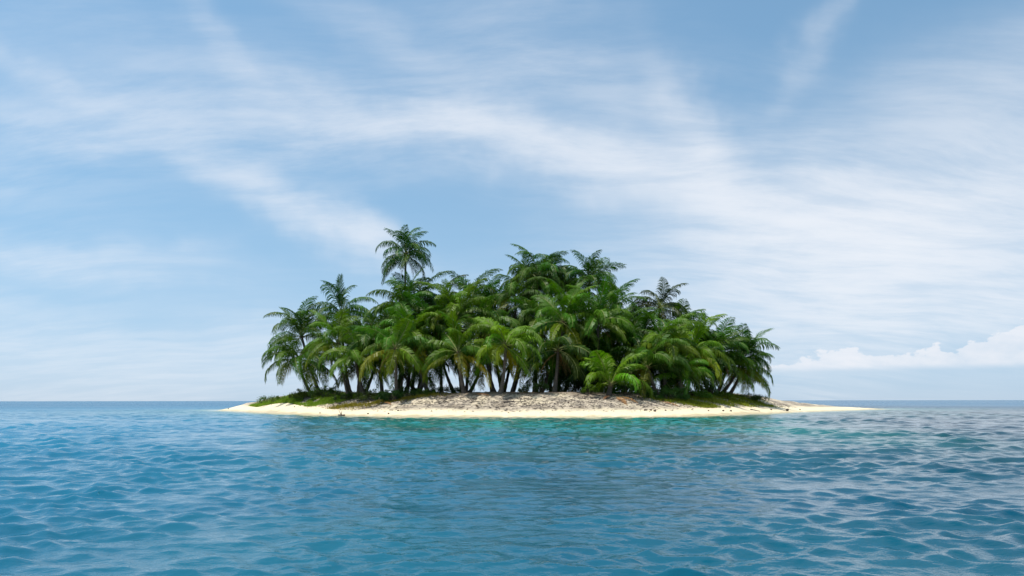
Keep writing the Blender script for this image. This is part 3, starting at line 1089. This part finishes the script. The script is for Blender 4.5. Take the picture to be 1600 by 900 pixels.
def log_mesh(name, L, r, seed, bend=.12, stubs=2):
    rd = random.Random(seed)
    vs, fs = [], []
    n, segs = 8, 9
    for j in range(segs + 1):
        t = j / segs
        c = Vector(((t - .5) * L, bend * L * math.sin(t * 3.1) + rd.uniform(-.02, .02), rd.uniform(-.01, .03)))
        rr_ = r * (1 - .55 * t) * rd.uniform(.88, 1.12)
        for i in range(n):
            a = 2 * math.pi * i / n
            vs.append(c + Vector((0, math.cos(a) * rr_, math.sin(a) * rr_)))
    for j in range(segs):
        for i in range(n):
            fs.append((j * n + i, j * n + (i + 1) % n, (j + 1) * n + (i + 1) % n, (j + 1) * n + i))
    fs += [tuple(range(n))[::-1], tuple(range(segs * n, segs * n + n))]
    for q in range(stubs):
        t = rd.uniform(.25, .8)
        c = Vector(((t - .5) * L, bend * L * math.sin(t * 3.1), 0))
        d = Vector((rd.uniform(-.3, .6), rd.choice((-1, 1)) * .6, rd.uniform(.4, 1))).normalized()
        e = c + d * r * rd.uniform(3, 5)
        k = len(vs)
        for p, q_ in ((c, r * .4), (e, r * .12)):
            for i in range(4):
                vs.append(p + Vector((math.cos(i * 1.57) * q_, 0, math.sin(i * 1.57) * q_)))
        for i in range(4):
            fs.append((k + i, k + (i + 1) % 4, k + 4 + (i + 1) % 4, k + 4 + i))
        fs.append((k + 4, k + 5, k + 6, k + 7))
    return mesh_from(name, vs, fs, wood_m, True)


def on_sand(px, D, dz=0.0):
    x = (px - 800) * D / F
    return Vector((x, D, gz(x, D) + dz))


LOGS = [
    (805, 86.3, 2.7, .13, 8, 'long dark driftwood log lying on the beach below star shaped palm'),
    (534, 84.6, .8, .17, 40, 'short dark stub of driftwood alone on the smooth sand'),
    (574, 91.0, 1.3, .07, -15, 'thin brown branch on the littered sand below the undergrowth'),
    (705, 88.0, 1.5, .06, 12, 'thin grey branch half way up the littered beach below spreading palm'),
    (868, 86.6, 1.2, .07, -25, 'short brown branch on pale sand below the high clump'),
    (912, 87.2, 1.4, .06, 20, 'thin bleached branch below the small yellow green bush'),
    (1180, 99.5, 1.4, .08, 10, 'thin branch lying along the start of the sand spit'),
    (1231, 108, 1.3, .16, 65, 'weathered stump standing on the top of sand spit'),
]
for i, (px, D, L, r, ang, lab) in enumerate(LOGS):
    p = on_sand(px, D, r * .55)
    e = 0.01
    slope = math.atan2(gz(p.x + .5, p.y) - gz(p.x - .5, p.y), 1.0)
    tag(link('driftwood', log_mesh('driftwood', L, r, 60 + i), None, p, (0, -slope, R(ang))), lab, 'driftwood', 'driftwood on the beach')


def nut_mesh(name, seed):
    rd = random.Random(seed)
    vs, fs = [], []
    n, m = 8, 5
    vs.append((0, 0, -.14))
    for j in range(1, m):
        ph = math.pi * j / m - math.pi / 2
        for i in range(n):
            a = 2 * math.pi * i / n
            q = .12 * (1 + .10 * math.cos(3 * a)) * rd.uniform(.93, 1.07)
            vs.append((math.cos(a) * math.cos(ph) * q, math.sin(a) * math.cos(ph) * q, math.sin(ph) * .15))
    vs.append((0, 0, .17))
    for i in range(n):
        fs.append((0, 1 + (i + 1) % n, 1 + i))
        for j in range(m - 2):
            b = 1 + j * n
            fs.append((b + i, b + (i + 1) % n, b + n + (i + 1) % n, b + n + i))
        fs.append((1 + (m - 2) * n + i, 1 + (m - 2) * n + (i + 1) % n, len(vs) - 1))
    return mesh_from(name, vs, fs, nut_m, True)


NUT = [nut_mesh('coconut', 70 + i) for i in range(3)]
nuts = [(607, 82.6), (622, 84.5), (500, 92), (1008, 82.9), (1017, 83.2), (1023, 82.8), (1040, 84), (1107, 88.0), (1130, 90.5), (1142, 92), (357, 136),
        (575, 84.2), (745, 84.2), (888, 84.5), (460, 104), (1205, 105), (1250, 114), (820, 85)]
for i, (px, D) in enumerate(nuts):
    sc = random.uniform(.7, 1.15)
    p = on_sand(px, D, .06 * sc)
    tag(link('coconut', NUT[i % 3], None, p, (random.uniform(1.1, 1.9), random.uniform(-.4, .4), random.uniform(0, 6.2)), (sc,) * 3),
        'small dark dry coconut lying loose on the pale sand', 'coconut', 'fallen coconuts on the beach')

# fallen brown fronds below the trunkless palm, and a few on the crest
FALL = [
    (962, 88.6, -75, 1.0, 'largest rusty brown fallen frond hanging down the beach below the trunkless palm'),
    (968, 88.8, -50, .85, 'orange brown fallen frond lying beside the largest rusty one'),
    (953, 88.9, -115, .8, 'dull brown fallen frond lying nearest the small yellow green bush'),
    (738, 90, -20, .7, 'dry fallen frond on the crest below the low spreading palm'),
    (600, 91.4, -60, .7, 'dry fallen frond on the sand below the reddish trunk'),
    (1030, 90, -30, .75, 'dry fallen frond in the shaded hollow below the withered palm'),
]
fallen = frond_mesh('fallen_frond', R(12), R(30), 3.4, .55, 333, 26, dead_m, husk_m, .62, .09, 1.0)
for (px, D, ang, sc, lab) in FALL:
    p = on_sand(px, D, .12)
    dxy = Vector((math.cos(R(ang)), math.sin(R(ang))))
    q = p.xy + dxy * 3.0 * sc
    sl = math.atan2(gz(q.x, q.y) - (p.z - .12), 3.0 * sc)
    o = link('fallen_frond', fallen, None, p, Euler((0, -sl, R(ang))), (sc,) * 3)
    o.color = (1.3, 1.0, .8, 1)
    tag(o, lab, 'palm frond', 'fallen palm fronds')
